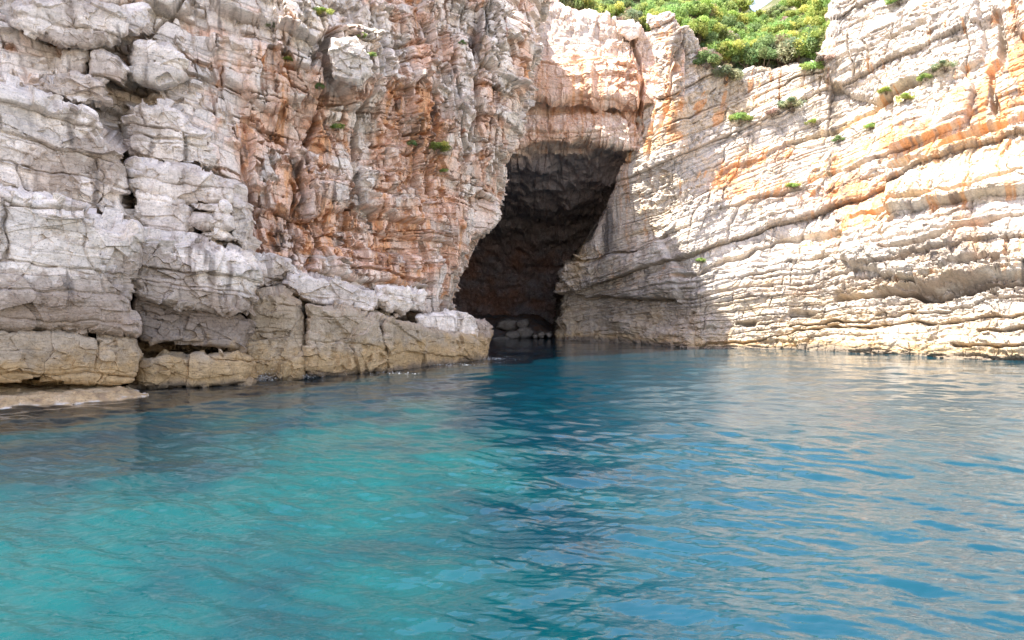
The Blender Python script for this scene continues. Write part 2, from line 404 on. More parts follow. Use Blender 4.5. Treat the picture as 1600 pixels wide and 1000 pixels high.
# back edge (cliff top), then foot below the water
top = [p+np.array([2.5, 6, .3]) for p in rows[0]]
far = [p+np.array([8, 20, .4]) for p in rows[0]]
foot = [np.array([p[0]-.2, p[1]-.3, -.4]) for p in rows[-1]]; deep = [np.array([p[0]-.5, p[1]-.8, -4]) for p in rows[-1]]
rctrl = [far, top]+rows+[foot, deep]

_y0 = np.array([-500, -100, 100, 300, 400, 420, 470, 520, 540, 560.]); _s = np.array([200, 240, 250, 235, 195, 150, 80, 52, 22, -10.])
def bedrow(px, py):
    t = np.clip((px-1050)/550, -.35, 1.6); y0 = py.copy()
    for _ in range(8): y0 = .5*y0+.5*(py+t*np.interp(y0, _y0, _s))
    return y0
RCRACKS = [([(1300, 458), (1380, 455), (1470, 452), (1560, 439), (1660, 427)], 6, 2.2), ([(1400, 448), (1480, 446), (1530, 440)], 9, .8),
           ([(1090, 540), (1180, 530), (1260, 514), (1350, 503), (1450, 496), (1560, 487), (1650, 480)], 2.2, .6),
           ([(1240, 508), (1330, 497), (1440, 482), (1520, 468), (1620, 455)], 2.5, .5), ([(1530, 516), (1650, 505)], 3, .6), ([(1490, 538), (1560, 540), (1650, 530)], 3.5, .7),
           ([(1055, 432), (1100, 420), (1130, 404), (1220, 370), (1300, 352)], 4, .6), ([(1240, 486), (1262, 484)], 6, .6), ([(1155, 499), (1180, 500)], 6, .8),
           ([(1398, 262), (1450, 255), (1500, 228), (1560, 205), (1620, 188)], 11, 2.2), ([(1560, 20), (1572, 90), (1545, 110), (1560, 180)], 7, .8),
           ([(1330, 345), (1400, 330), (1500, 318), (1600, 290)], 4, .5), ([(1130, 270), (1250, 215), (1400, 160), (1500, 100)], 4, .5), ([(1120, 330), (1260, 290), (1420, 232)], 3.5, .5),
           ([(1380, 395), (1440, 390), (1500, 372), (1600, 345)], 4, .7), ([(900, 412), (960, 396), (1020, 382), (1040, 372)], 3, .7), ([(1012, 40), (1010, 120), (1003, 205), (985, 240)], 4, 1.0),
           ([(1068, 60), (1045, 170), (1020, 210), (985, 240)], 3, .4), ([(880, 470), (960, 466), (1040, 470)], 4, .5), ([(1480, 414), (1560, 400)], 5, .7),
           ([(1280, 120), (1282, 150)], 2.5, .4), ([(1355, 70), (1362, 110)], 2.5, .4), ([(1330, 60), (1336, 120)], 2, .4), ([(1180, 150), (1330, 95), (1450, 40)], 2.5, .4)]
RPOLY = [([(1320, 340), (1420, 310), (1620, 250), (1700, 240), (1700, 420), (1560, 425), (1450, 438), (1380, 430), (1310, 400)], .85),
         ([(1390, 270), (1500, 235), (1640, 190), (1700, 180), (1700, 300), (1500, 330), (1400, 345), (1380, 310)], .9),
         ([(1310, 0), (1480, -60), (1530, 0), (1540, 90), (1480, 120), (1380, 165), (1290, 130), (1285, 60)], .6),
         ([(1400, 120), (1500, 110), (1530, 150), (1510, 200), (1400, 235)], .6), ([(1560, -50), (1700, -80), (1700, 90), (1600, 60)], .7),
         ([(905, 405), (1035, 380), (1060, 420), (1050, 470), (900, 462), (880, 430)], .6), ([(880, 500), (960, 495), (1080, 520), (1080, 550), (880, 540)], .6),
         ([(1240, 520), (1400, 505), (1660, 490), (1660, 580), (1250, 560)], .6)]
def right_fn(P, N, px, py):
    x, y, z = P[:, 0], P[:, 1], P[:, 2]
    y0 = bedrow(px, py)
    p = x*.72-y*.69; q = x*.69+y*.72; v = (545-y0)/F*46
    wy = .13*fbm(p*.35, q*.35, v*.8, 3)
    massive = sm(1000, 940, px)
    d1, e, hr = rough(p*.8, q, v+wy, .5, .24, .08, 1.15, 3.4, .2, .18)
    ca = rough.cell; cb = rough.big
    bb, e4 = brick(p+.1*perlin(p*3, q*3, v*3), q, v+wy*1.2+.03*perlin(p*4, q, v*4), .42, 3.6, 9, .8, .5, .035, .15)
    b5, e5 = brick(p, q, v+wy*1.4, .16, 1.3, 11, .7, .5, .025, .2)
    lowb = sm(330, 430, py)
    bm = sm(-.25, .35, fbm(p*.12+9, q*.12, v*.5, 3)+.35*lowb-.15); rgh = .3+1.1*sm(-.3, .4, fbm(p*.2+3, q*.2, v*.3, 3))
    b7, e7 = brick(p+.4*perlin(p*.3, q, v*.3), q, v+wy*1.3, 2.7, 11, 31, .75, .35, .08, .5)
    b8, e8 = brick(v+.6*perlin(p*.3, q, v*.3), q, p+.5*perlin(p*.4, q, v*.4)-.2*v, 3.4, 4.5, 41, .5, .3, .06, .6)
    bm = bm*(.5+.5*lowb)
    d = d1*(.32+.22*rgh)+bm*((.22+.08*lowb)*bb+.06*b5-.09*np.exp(-(e4/.04)**2))+.8*b7+.45*b8*(1-.6*lowb)
    # rough, pitted and chipped upper face
    f3, g3 = facets(p/.55, q/.55, v/.4, 5, 1.0); f4, g4 = facets(p/.22, q/.22, v/.17, 6, 1.0)
    pit = sm(-.1, .4, fbm(p*.25+5, q*.25, v*.3, 3)); d = d+(.05+.13*pit)*f3+(.02+.05*pit)*f4+.45*fbm(p*.2, q*.2, v*.3, 2)
    # rounded scallops and hollows at the foot
    sc = ridge(p*.35, q*.3, v*.9, 3); d = d-.3*lowb*np.clip(sc, 0, 1)
    fl = sm(1000, 960, px)*sm(410, 380, py)*sm(240, 270, py)
    d = d*(1-.6*fl)+fl*(.18*ridge(p*.9, q*.4, v*.12, 2))
    bm0 = bm
    d = apply_feats(d, px, py, P, RPOLY, RCRACKS)
    scp = np.clip(1.5*blob(px, py, 1480, 430, 170, 32), 0, 1); b6, e6 = brick(p+.1*f3, q, v+.1*f4, .5, 1.6, 61, .7, .5, .05, .8); d = d+scp*(.45*b6+.14*f3)
    o = -.30+.8*blob(px, py, 1150, 280, 50, 30)+.75*blob(px, py, 1230, 245, 60, 18)+.9*blob(px, py, 1440, 225, 60, 25)+.9*blob(px, py, 1590, 120, 40, 90)+.8*blob(px, py, 1540, 170, 40, 60)\
        + .6*blob(px, py, 1290, 300, 120, 25)+.45*blob(px, py, 1050, 140, 25, 120)+.55*blob(px, py, 960, 310, 30, 80)+.5*blob(px, py, 1340, 350, 60, 50)+.35*blob(px, py, 1520, 330, 100, 60)
    o = (o+.3)*1.4-.3+.3*(cb-.5)+.2*(ca-.5)
    c, n1, n2, n3, n4 = tone(P, px, py, e, .75, o)
    c = c*(.68+.14*ca)[:, None]
    c = mixc(c, TAN, sm(.1, .7, n1+.5*n2+.35*blob(px, py, 1400, 200, 200, 120))*.45)
    band = fbm(p*.06, 0*p, v*1.1+wy, 4, .65); strk = fbm(p*2.2, q*.3, z*.16, 4, .6)
    c = mixc(c, TAN*1.05, sm(.05, .6, band+.25*n2)*.55*sm(60, 200, py)); c = mixc(c, GREY*.8, sm(.1, .55, -band+.35*n4)*.4)
    c = mixc(c, ORANGE*1.05, sm(.2, .42, strk+.45*o)*sm(-.1, .3, band+o*.5)*.7*sm(470, 400, py)); c = mixc(c, GREY*.62, sm(.28, .45, -strk)*sm(-.2, .3, n1)*.6)
    c = mixc(c, BROWN*.8, bm0*np.exp(-(e4/.035)**2)*sm(-.1, .4, n1+n2)*.5+np.exp(-(e/.04)**2)*.3+np.exp(-(e7/.06)**2)*.5)
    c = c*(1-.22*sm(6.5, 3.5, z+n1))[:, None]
    c = mixc(c, BROWN, (blob(px, py, 1470, 425, 190, 45)+.7*blob(px, py, 1500, 500, 170, 40)+.6*blob(px, py, 1000, 490, 120, 50))*sm(-.25, .3, fbm(p*.25, q*.2, v*2.6, 4, .6))*.75)
    c = mixc(c, ORANGE*.9, blob(px, py, 970, 320, 40, 90)*sm(.1, .5, strk)*.8)
    # grey bare flank and black runs beside the cave mouth
    c = mixc(c, GREY*.85, fl*.75)
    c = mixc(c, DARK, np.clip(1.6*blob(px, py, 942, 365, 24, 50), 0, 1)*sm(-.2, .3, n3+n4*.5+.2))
    c = mixc(c, TAN*.9, blob(px, py, 905, 400, 14, 40)*.9)
    greyz = blob(px, py, 1000, 470, 110, 60); c = mixc(c, GREY*.72, greyz*(.6+.4*n3))
    c = mixc(c, DARK, sm(.35, .9, n3*.8+n4*.6+.25*blob(px, py, 1480, 400, 160, 40)+.2*greyz)*.6)
    c = mixc(c, TAN*.85, sm(3.0, 1.0, z+.9*n1)*.6); c = mixc(c, GREY*.7, sm(4.2, 2.2, z+.8*n1)*sm(.2, -.3, n3)*.5)
    c = mixc(c, OCHRE, sm(.8, .25, z+.25*n2)*.75); c = mixc(c, DARK*.8, sm(.42, .12, z+.14*n2)*.75)
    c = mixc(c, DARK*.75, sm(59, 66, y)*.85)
    return d, c
cpx = [0, 0, 0, 0]
rc = [6, 40]+[int((c)*600*DENS) for c in np.diff(fr)]+[20, 12, 8]
pxs = [c[0] for c in RC]; cc = [14, 24, 24, 60, 30, 40]+wcount(pxs[2:], 0, 1640, DENS, .1)
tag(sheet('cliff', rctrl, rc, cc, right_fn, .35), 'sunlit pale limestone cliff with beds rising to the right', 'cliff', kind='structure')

# ---- headwall above the cave, its roof and the cave's back wall, one sheet
HP = [640, 740, 790, 840, 900, 950, 1000, 1035, 1070]
HTOP = [-120, -60, -36, 0, 26, 38, 50, 48, 48]
hrows = []
hrows.append([at(px, tp, 53)+np.array([0, 16, .6]) for px, tp in zip(HP, HTOP)])
hrows.append([at(px, tp, 53)+np.array([0, 3, .2]) for px, tp in zip(HP, HTOP)])
hrows.append([at(px, tp, 52) for px, tp in zip(HP, HTOP)])
DX = [1, .6, .3, .1, 0, 0, -.2, -.3, -.3]
for py, d in ((70, 51.2), (120, 50.6), (158, 50.2), (176, 51.1), (222, 50.5), (240, 52.5), (275, 56.5), (318, 62), (348, 68), (420, 75), (500, 77)):
    lip = {222: [10, 8, 6, -4, -10, -8, 6, 14, 18], 240: [8, 8, 8, -2, -8, -6, 8, 14, 16]}.get(py, [0]*9)
    hrows.append([at(px if d < 54 else 800+(px-800)*(.55+.45*50/d)+(60-d)*.0, py+lp, d+dx) for px, dx, lp in zip(HP, DX, lip)])
hrows.append([np.array([p[0], p[1], -1.5]) for p in hrows[-1]])
HPOLY = [([(790, -60), (1000, -20), (1006, 100), (1000, 170), (930, 150), (880, 160), (800, 165)], .45), ([(900, 100), (990, 95), (1006, 150), (975, 195), (930, 185)], .35),
         ([(800, 186), (960, 184), (1005, 200), (990, 232), (840, 222), (800, 228)], .35), ([(820, 100), (925, 108), (925, 160), (815, 160)], .3)]
HCRACKS = [([(812, 168), (860, 172), (930, 176), (958, 172)], 6, .6), ([(850, 110), (920, 105), (980, 92)], 2, .3), ([(955, 40), (985, 55), (1000, 90), (1006, 150), (995, 210)], 4, .7), ([(852, 160), (858, 210)], 3, .4), ([(965, 170), (985, 200)], 3, .4)]
def head_fn(P, N, px, py):
    x, y, z = P[:, 0], P[:, 1], P[:, 2]
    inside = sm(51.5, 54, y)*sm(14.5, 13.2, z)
    d1, e, hr = rough(x, y*.12+3, z, .35, .14, .04, 1.6, 3.2, .35, .2)
    crum = blob(px, py, 985, 80, 30, 110)+blob(px, py, 820, 60, 15, 120)+sm(60, 10, py)*.7
    face = sm(210, 175, py)*(1-np.clip(crum, 0, 1))
    d = d1*(1-.65*face)*(1-.6*inside)+.5*inside*fbm(x*.4, y*.4, z*.4, 4)+.6*inside*ridge(x*.25, y*.12, z*.4, 3)
    f3, g3 = facets(x/.6, y*.2, z/.7, 8, 1.); d = d+.25*np.clip(crum+inside*.6, 0, 1)*f3+.08*f3
    d = apply_feats(d, px, py, P, HPOLY, HCRACKS, 6)
    o = .05+.5*blob(px, py, 900, 140, 110, 35)+.5*blob(px, py, 960, 130, 40, 50)+.3*blob(px, py, 900, 205, 110, 25)-.3*blob(px, py, 900, 60, 80, 35)
    c, n1, n2, n3, n4 = tone(P, px, py, e, .6, o)
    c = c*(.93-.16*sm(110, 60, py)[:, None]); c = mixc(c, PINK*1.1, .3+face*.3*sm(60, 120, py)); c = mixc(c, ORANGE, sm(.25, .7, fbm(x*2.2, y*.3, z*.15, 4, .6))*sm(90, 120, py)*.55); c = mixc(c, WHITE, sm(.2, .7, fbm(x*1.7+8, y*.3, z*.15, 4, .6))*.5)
    c = mixc(c, c3(.25, .235, .26), inside*.85)  # bluish reflected light on the cave roof put into the rock colour
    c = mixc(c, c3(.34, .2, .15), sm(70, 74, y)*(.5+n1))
    return d, c
rc = [3, 10, 20, 50, 45, 40, 34, 34, 26, 40, 40, 30, 50, 50, 12]
cc = [20]+[int(v*DENS) for v in np.diff(HP)[1:]]; cc[0] = 30
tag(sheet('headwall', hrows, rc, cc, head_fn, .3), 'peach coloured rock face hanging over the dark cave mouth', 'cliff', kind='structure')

# ------------------------------------------------------------------ single blocks and ledges
BL = {}
def block(name, label, poly, d0, thick=1.6, gx=0., gy=0., n=4., pal='pale', det=1., beds=.5, group=None, cat='rock', res=None, seed=0, sub=-1):
    """a rock whose front outline is poly (photo pixels at distance d0), standing thick metres out of what is behind it"""
    poly = np.array(poly, float); cx, cy = poly.mean(0)
    span = max(np.ptp(poly[:, 0]), np.ptp(poly[:, 1]))
    nth = int(max(60, span*3.0*.62)); nr = int(max(24, span*.55*.8))
    th = np.linspace(0, 2*np.pi, nth, endpoint=False)
    dx, dy = np.cos(th), np.sin(th); R = np.zeros(nth)
    n_ = len(poly)
    for i in range(n_):
        a = poly[i]-(cx, cy); b = poly[(i+1) % n_]-(cx, cy); e = b-a
        den = dx*e[1]-dy*e[0]; den = np.where(abs(den) < 1e-9, 1e-9, den)
        t = (a[0]*e[1]-a[1]*e[0])/den; s = (a[0]*dy-a[1]*dx)/den
        ok = (t > 0) & (s >= -1e-6) & (s <= 1+1e-6); R = np.where(ok, np.maximum(R, t), R)
    kern = np.exp(-np.linspace(-2, 2, max(3, nth//60*2+1))**2); kern /= kern.sum(); k2 = len(kern)//2
    R = np.convolve(np.r_[R[-k2:], R, R[:k2]], kern, 'valid')
    R = R*(1+.05*perlin(np.cos(th)*3+seed, np.sin(th)*3, 0*th+seed)+.03*perlin(np.cos(th)*9+seed, np.sin(th)*9, 0*th))
    n = n*1.9
    r = np.linspace(0, 1, nr)**.8
    rr = np.concatenate([r*.97, [.985, .995, 1.]]); prof = 1-(1-np.clip(rr, 0, 1)**n)**(1/n)
    px = cx+rr[:, None]*R*dx; py = cy+rr[:, None]*R*dy
    d = d0+gx*(px-cx)/100+gy*(py-cy)/100+thick*prof[:, None]
    P = at(px, py, d)
    # closing ring well inside the rock behind
    back = P[-1]+np.array([0, .8, 0]); P = np.concatenate([P, back[None]], 0)
    du = np.gradient(P, axis=1); dv = np.gradient(P, axis=0)
    du[:, 0] = P[:, 1]-P[:, -1]; du[:, -1] = P[:, 0]-P[:, -2]
    N = np.cross(dv, du); N /= np.linalg.norm(N, axis=-1)[..., None]+1e-9; N[0] = N[1].mean(0); N[0] /= np.linalg.norm(N[0])
    to = np.array([0, 0, H])-P; s = np.sign(np.median((N*to).sum(-1))); N *= s
    Pf = P.reshape(-1, 3).astype(np.float32)
    x, y, z = Pf.T+seed*.0
    x = x+seed*3.7
    p = x*.6+y*.8; q = x*.8-y*.6; v = z+.1*p
    wy = .2*fbm(p*.5, q*.5, v*.5, 3)
    w2 = .05*perlin(p*3, q*3, v*3)
    a, e1 = brick(p+wy*2+w2, q, v+wy+w2, 1.0, 3.4, seed+1, .6, .6, .045, .35)
    b, e2 = brick(p+wy, q, v+wy+w2, .38, 1.9, seed+2, .75, .35, .025, .2)
    bc = brick.cell+0
    f1, g1 = facets((p+wy)/1.3, q/1.3, v/.9, seed+3, .9); f2, g2 = facets(p/.38, q/.38, v/.3, seed+4, .9)
    f0, g0 = facets((p+wy)/2.6, q/2.6, v/2.0, seed+9, 1.); rgh = .3+1.2*sm(-.3, .4, fbm(p*.5+3, q*.5, v*.5, 3))
    dd = det*(beds*(.30*a+.09*b)+.20*f1+.22*f0+.10*rgh*f2+.08*fbm(p*.9, q*.9, v*.9, 5, .55)+.02*rgh*fbm(p*5, q*5, v*5, 3))
    dd = terrace(dd, .26, .3).reshape(P.shape[:2])
    dd[0] = dd[0].mean()
    Vv = P+N*dd[..., None]
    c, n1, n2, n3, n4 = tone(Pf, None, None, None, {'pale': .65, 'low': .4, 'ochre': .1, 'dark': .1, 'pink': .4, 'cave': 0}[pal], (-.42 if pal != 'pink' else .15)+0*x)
    c = mixc(c, BROWN*.8, (np.exp(-(e1/.04)**2)*.45+np.exp(-(e2/.03)**2)*.2)*sm(-.4, .2, n1))
    c = c*(.86+.26*bc.ravel())[:, None]
    bpx, bpy = proj(P); bpx = bpx.ravel(); bpy = bpy.ravel()
    wth = blob(bpx, bpy, 250, 430, 60, 55)+blob(bpx, bpy, 330, 485, 60, 25)+.9*blob(bpx, bpy, 60, 465, 120, 40)+.9*blob(bpx, bpy, 150, 250, 80, 60)+.8*blob(bpx, bpy, 180, 490, 40, 30)+.9*blob(bpx, bpy, 110, 62, 70, 16)+.8*blob(bpx, bpy, 180, 122, 30, 16)+.9*blob(bpx, bpy, 430, 490, 70, 50)
    c = mixc(c, BROWN*1.1, sm(.32, .5, wth+.4*n2+.35*n4-.05)*.62)
    c = mixc(c, DARK, sm(.42, .95, n4*.8+n3*.7)*.65)
    c = mixc(c, BROWN*1.25, sm(.1, .9, n3+n1+.15)*(.5 if pal != 'pink' else .2))
    if pal in ('low',): c = mixc(c, BROWN*1.15, sm(3.0, 1.9, z+.7*n1+.3*n2)*.8)
    if pal in ('ochre',): c = mixc(c, TAN*.62, .75+0*x)
    if pal in ('dark',): c = mixc(c, BROWN*.7, .8+0*x)
    c = mixc(c, OCHRE, sm(1.5, .55, z+.5*n2)*(.8 if pal != 'cave' else .1))
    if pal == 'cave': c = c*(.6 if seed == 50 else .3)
    c = mixc(c, DARK*.8, sm(.28, .05, z+.12*n2)*.7)
    V = Vv.reshape(-1, 3)
    # origin at the foot
    org = V.mean(0); org[2] = V[:, 2].min()
    o = mesh_np(name, V-org, grid_quads(P.shape[0], nth, True), ROCK, c, smooth=False)
    o.location = org
    tag(o, label, cat, group)
    return o

block('cliff_block', 'huge pale block with bedding cracks at the left edge, above the tan foot', [(-90, 285), (20, 296), (110, 325), (205, 352), (224, 395), (200, 470), (214, 524), (100, 520), (-90, 515)], 20.0, 3.6, .9, 0, 6, 'low', 1., .8, seed=1)
block('shore_rock', 'tan water-worn foot under the huge pale block at the left edge', [(-90, 512), (60, 517), (214, 525), (226, 560), (216, 606), (60, 600), (-90, 598)], 20.0, 3.2, 1.0, 0, 6, 'ochre', .8, .9, seed=2)
block('cliff_block', 'pale square-shouldered block with a dark left flank, right of the huge block', [(203, 362), (290, 374), (388, 398), (404, 450), (372, 494), (290, 488), (208, 466)], 22.9, 3., .9, 0, 5, 'low', .9, .8, seed=3)
block('cliff_block', 'brown overhanging block above the small dark hollow near the water', [(206, 462), (300, 484), (375, 490), (398, 505), (378, 548), (315, 540), (214, 536)], 23.2, 3., .9, 0, 5, 'dark', .8, .5, seed=4)
block('shore_rock', 'low layered ochre rock at the waterline below the dark hollow', [(212, 556), (300, 562), (372, 545), (400, 560), (392, 600), (300, 606), (212, 612)], 23.0, 2.6, .9, 0, 5, 'ochre', .8, 1.1, seed=5)
block('cliff_slab', 'grey slab leaning down to the right above the huge pale block', [(-90, 112), (50, 138), (140, 180), (198, 236), (208, 300), (216, 350), (120, 330), (-90, 290)], 22.6, 3., 1.2, 0, 5, 'pale', 1.1, .9, seed=6)
block('cliff_block', 'pale wedge-shaped block between the leaning slab and the shattered layers', [(212, 296), (262, 300), (304, 330), (296, 372), (232, 366), (214, 345)], 24.5, 2., .9, 0, 4, 'pale', .8, .5, seed=7)
block('cliff_block', 'smooth rounded pale block overhanging the shattered layers', [(202, 252), (270, 262), (330, 272), (368, 292), (362, 318), (300, 324), (240, 300), (204, 290)], 25.0, 2.2, .8, 0, 4, 'pale', .8, .5, seed=8)
block('cliff_block', 'upright grey block at the right end of the shattered layers', [(356, 300), (384, 316), (396, 345), (386, 392), (360, 380), (350, 340)], 26.4, 2., .5, 0, 4, 'pale', .8, .5, seed=9)
block('cliff_slab', 'wide pale slab with a shaded underside at the upper left', [(20, 8), (110, -5), (190, 12), (200, 52), (150, 76), (100, 74), (62, 58), (24, 40)], 25.2, 2.4, .8, 0, 5, 'pale', .8, .5, seed=10)
block('loose_block', 'pointed pale boulder wedged under the wide slab', [(136, 78), (160, 74), (184, 88), (204, 112), (196, 138), (170, 126), (138, 118)], 25.6, 2., .5, 0, 4, 'pale', .6, .3, seed=11)
block('loose_block', 'small cream boulder left of the pointed boulder under the slab', [(98, 78), (130, 78), (134, 118), (92, 116)], 25.8, 2., .5, 0, 4, 'pale', .6, .3, seed=12)
block('loose_block', 'square pale boulder with a dark split, right of the pointed boulder', [(214, 70), (262, 67), (290, 88), (280, 118), (248, 130), (206, 122), (205, 92)], 26.6, 2., .5, 0, 5, 'pale', .7, .4, seed=13)
block('loose_block', 'rounded boulder stuck high in the rusty cleft at the upper left', [(190, 18), (226, 10), (234, 36), (214, 54), (190, 42)], 27.2, 1.6, .5, 0, 3.5, 'pale', .6, .3, seed=14)
block('cliff_block', 'long stepped pale block under the square boulder', [(60, 118), (120, 112), (165, 130), (170, 165), (110, 165), (60, 140)], 25.0, 1.8, .9, 0, 4, 'pale', 1., .9, seed=15)
block('cliff_block', 'cracked pale block face right of the leaning slab', [(196, 160), (270, 165), (330, 215), (325, 262), (240, 262), (204, 235)], 26.2, 2., .9, 0, 5, 'pale', 1.2, 1., seed=16)
# shattered layers in the gap
LAYL = ['topmost thin ragged layer in the dark gap between the pale blocks', 'second ragged layer from the top of the dark gap', 'middle one of five ragged layers in the dark gap',
        'fourth ragged layer, next to last in the dark gap', 'lowest ragged layer at the bottom of the dark gap']
for k, (x0, x1, yy, dd) in enumerate([(302, 352, 324, 24.6), (300, 350, 335, 24.8), (306, 356, 346, 24.6), (310, 354, 357, 24.8), (312, 356, 368, 24.7)]):
    block('broken_layer', LAYL[k], [(x0-3+7*(k % 2), yy-6), (x0+22, yy-7+2*(k % 3)), (x1-3*(k % 3), yy-4), (x1+5-4*(k % 2), yy+4), (x0+26, yy+7), (x0+2, yy+3)], dd, 1.4, .6, 0, 5, 'low' if k % 2 else 'pale', .8, .5, 'ragged layers in the gap', seed=20+k)
# shelf along the foot of the crumbling face
block('shore_rock', 'brown bulging rock beside the splash, left end of the low shelf', [(392, 462), (440, 455), (472, 470), (478, 530), (470, 592), (396, 596), (378, 540)], 25.4, 3.2, 1.4, 0, 5, 'ochre', .8, .6, seed=30)
block('shore_rock', 'broad brown rock in the middle of the low shelf, split from its left neighbour', [(476, 472), (540, 478), (596, 500), (612, 540), (604, 584), (540, 590), (476, 590)], 27.2, 3.4, 2.2, 0, 5, 'ochre', .8, .6, seed=31)
block('shore_rock', 'long tan shore rock ending in a point before the cave', [(598, 498), (650, 506), (705, 522), (764, 534), (764, 560), (690, 576), (602, 586)], 31.8, 3.6, 4.6, 0, 5, 'ochre', .7, .6, seed=32)
block('rock_ledge', 'white-topped rounded ledge lying on the long tan shore rock', [(648, 492), (690, 488), (742, 496), (750, 518), (744, 538), (690, 524), (652, 514)], 34.6, 3., 3.5, 0, 4, 'pale', .6, .4, seed=33)
block('rock_ledge', 'small dark rounded knob at the tip of the shelf by the cave', [(742, 498), (762, 504), (769, 522), (762, 542), (744, 536)], 37.2, 2., 2., 0, 3.5, 'low', .6, .4, seed=34)
block('rock_ledge', 'pale overhanging ledge with a dark hollow under its right end', [(586, 446), (630, 446), (664, 458), (662, 486), (628, 488), (592, 478)], 32.4, 3., 3., 0, 4, 'pale', .7, .5, seed=35)
block('rock_ledge', 'long sloping grey ledge above the broad brown rock', [(452, 426), (520, 434), (588, 462), (590, 486), (540, 490), (470, 470), (440, 452)], 29.2, 2.6, 2.0, 0, 4, 'pale', .9, .6, seed=36)
block('rock_ledge', 'brown ledge over the bulging rock, below the rusty cleft', [(398, 400), (450, 404), (480, 430), (470, 466), (410, 462), (392, 430)], 28.2, 2.4, 1.2, 0, 4, 'low', 1.1, .7, seed=37)
block('loose_block', 'small brown stone in the hollow beneath the pale ledge', [(592, 484), (607, 482), (611, 494), (598, 499), (590, 492)], 32.6, .9, 0, 0, 3, 'ochre', .25, .2, seed=38)
block('loose_block', 'smallest reddish pebble beside the brown stone in the hollow', [(612, 489), (622, 488), (625, 496), (616, 499)], 32.8, .7, 0, 0, 3, 'pink', .2, .2, seed=39)
block('cliff_brow', 'hanging lump of pinkish rock at the left rim of the cave mouth', [(715, 318), (755, 308), (780, 316), (782, 342), (766, 364), (735, 374), (716, 352)], 39.9, 3., 1.5, 0, 4, 'pink', .8, .6, seed=40)
block('loose_block', 'orange brown rock hanging at the top right of the headwall', [(966, 34), (990, 30), (1002, 40), (1000, 58), (984, 66), (970, 54)], 50.2, 1.6, 0, 0, 3.5, 'pink', .7, .3, seed=41)
block('cliff_block', 'rounded white boss beside the deep vertical cleft in the crumbling face', [(514, 62), (550, 60), (576, 84), (578, 118), (560, 134), (520, 120)], 30.4, 2.2, .8, 0, 3.5, 'pale', .8, .4, seed=42)
# stones on the cave floor
rnd = random.Random(5)
stl = ['white rounded stone at the right of the cave-floor stones', 'grey stone lying left of the white stone in the cave', 'flat grey slab of rock on the cave floor', 'small dark cobble among the cave-floor stones',
       'blocky grey stone at the foot of the cave floor', 'wide low reddish rock at the back of the cave floor', 'tall grey hump of rock behind the cave-floor stones', 'long low stone at the water edge inside the cave']
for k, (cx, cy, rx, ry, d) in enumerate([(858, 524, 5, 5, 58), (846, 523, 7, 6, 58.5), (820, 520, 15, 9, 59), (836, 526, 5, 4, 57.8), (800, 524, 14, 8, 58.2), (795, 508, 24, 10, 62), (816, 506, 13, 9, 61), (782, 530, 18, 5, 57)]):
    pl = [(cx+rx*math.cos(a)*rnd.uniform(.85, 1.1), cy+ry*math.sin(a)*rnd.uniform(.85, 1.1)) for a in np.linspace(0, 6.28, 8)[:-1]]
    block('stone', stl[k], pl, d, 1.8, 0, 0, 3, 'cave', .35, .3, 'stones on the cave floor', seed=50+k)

# flat platform awash at the left edge
def flat_rock():
    pts = at(np.array([-140, -60, 60, 150, 215, 232, 190, 110, 0, -140]), np.array([602, 602, 602, 602, 604, 611, 618, 624, 631, 636]), 1.)
    ys = np.array([602, 602, 602, 602, 604, 611, 618, 624, 631, 636]); xs = np.array([-140, -60, 60, 150, 215, 232, 190, 110, 0, -140])
    d = (H-.12)*F/(ys-HZ); X = (xs-800)/F*d; Y = d
    cx, cy = X.mean(), Y.mean()+.3
    th = np.linspace(0, 2*np.pi, 420, endpoint=False); R = np.zeros(420)
    for i in range(len(X)):
        a = np.array([X[i]-cx, Y[i]-cy]); b = np.array([X[(i+1) % len(X)]-cx, Y[(i+1) % len(X)]-cy]); e = b-a
        dx, dy = np.cos(th), np.sin(th); den = dx*e[1]-dy*e[0]; t = (a[0]*e[1]-a[1]*e[0])/den; s = (a[0]*dy-a[1]*dx)/den
        ok = (t > 0) & (s >= 0) & (s <= 1); R = np.where(ok, np.maximum(R, t), R)
    R = R*(1+.04*perlin(np.cos(th)*6, np.sin(th)*6, 0*th)+.03*perlin(np.cos(th)*20, np.sin(th)*20, 0*th))
    r = np.linspace(0, 1.12, 60)
    x = cx+r[:, None]*R*np.cos(th); y = cy+r[:, None]*R*np.sin(th); rr = r[:, None]+0*th
    z = .20-.2*sm(.75, 1.0, rr)-.8*sm(1., 1.12, rr)+.05*fbm(x*1.5, y*1.5, 0*x, 5, .6)+.06*facets((x/.5).astype(np.float32), (y/.4).astype(np.float32), (0*x).astype(np.float32), 3, 1.)[0]
    P = np.stack([x, y, z], -1).reshape(-1, 3).astype(np.float32)
    n = fbm(P[:, 0]*2, P[:, 1]*2, P[:, 2]*2, 4)
    c = mixc(np.broadcast_to(OCHRE, (len(P), 3)), TAN*.9, .5+n); c = mixc(c, BROWN*.8, sm(.1, .6, -n)*.6)
    c = mixc(c, c3(.75, .75, .72), sm(.05, .0, P[:, 2])*sm(-.08, -.02, P[:, 2])*sm(-.2, .3, n)*.8)
    o = mesh_np('tidal_ledge', P, grid_quads(60, 420, True), ROCK, c); tag(o, 'flat ochre ledge awash at the waterline, bottom left corner of the cliff', 'rock')
flat_rock()

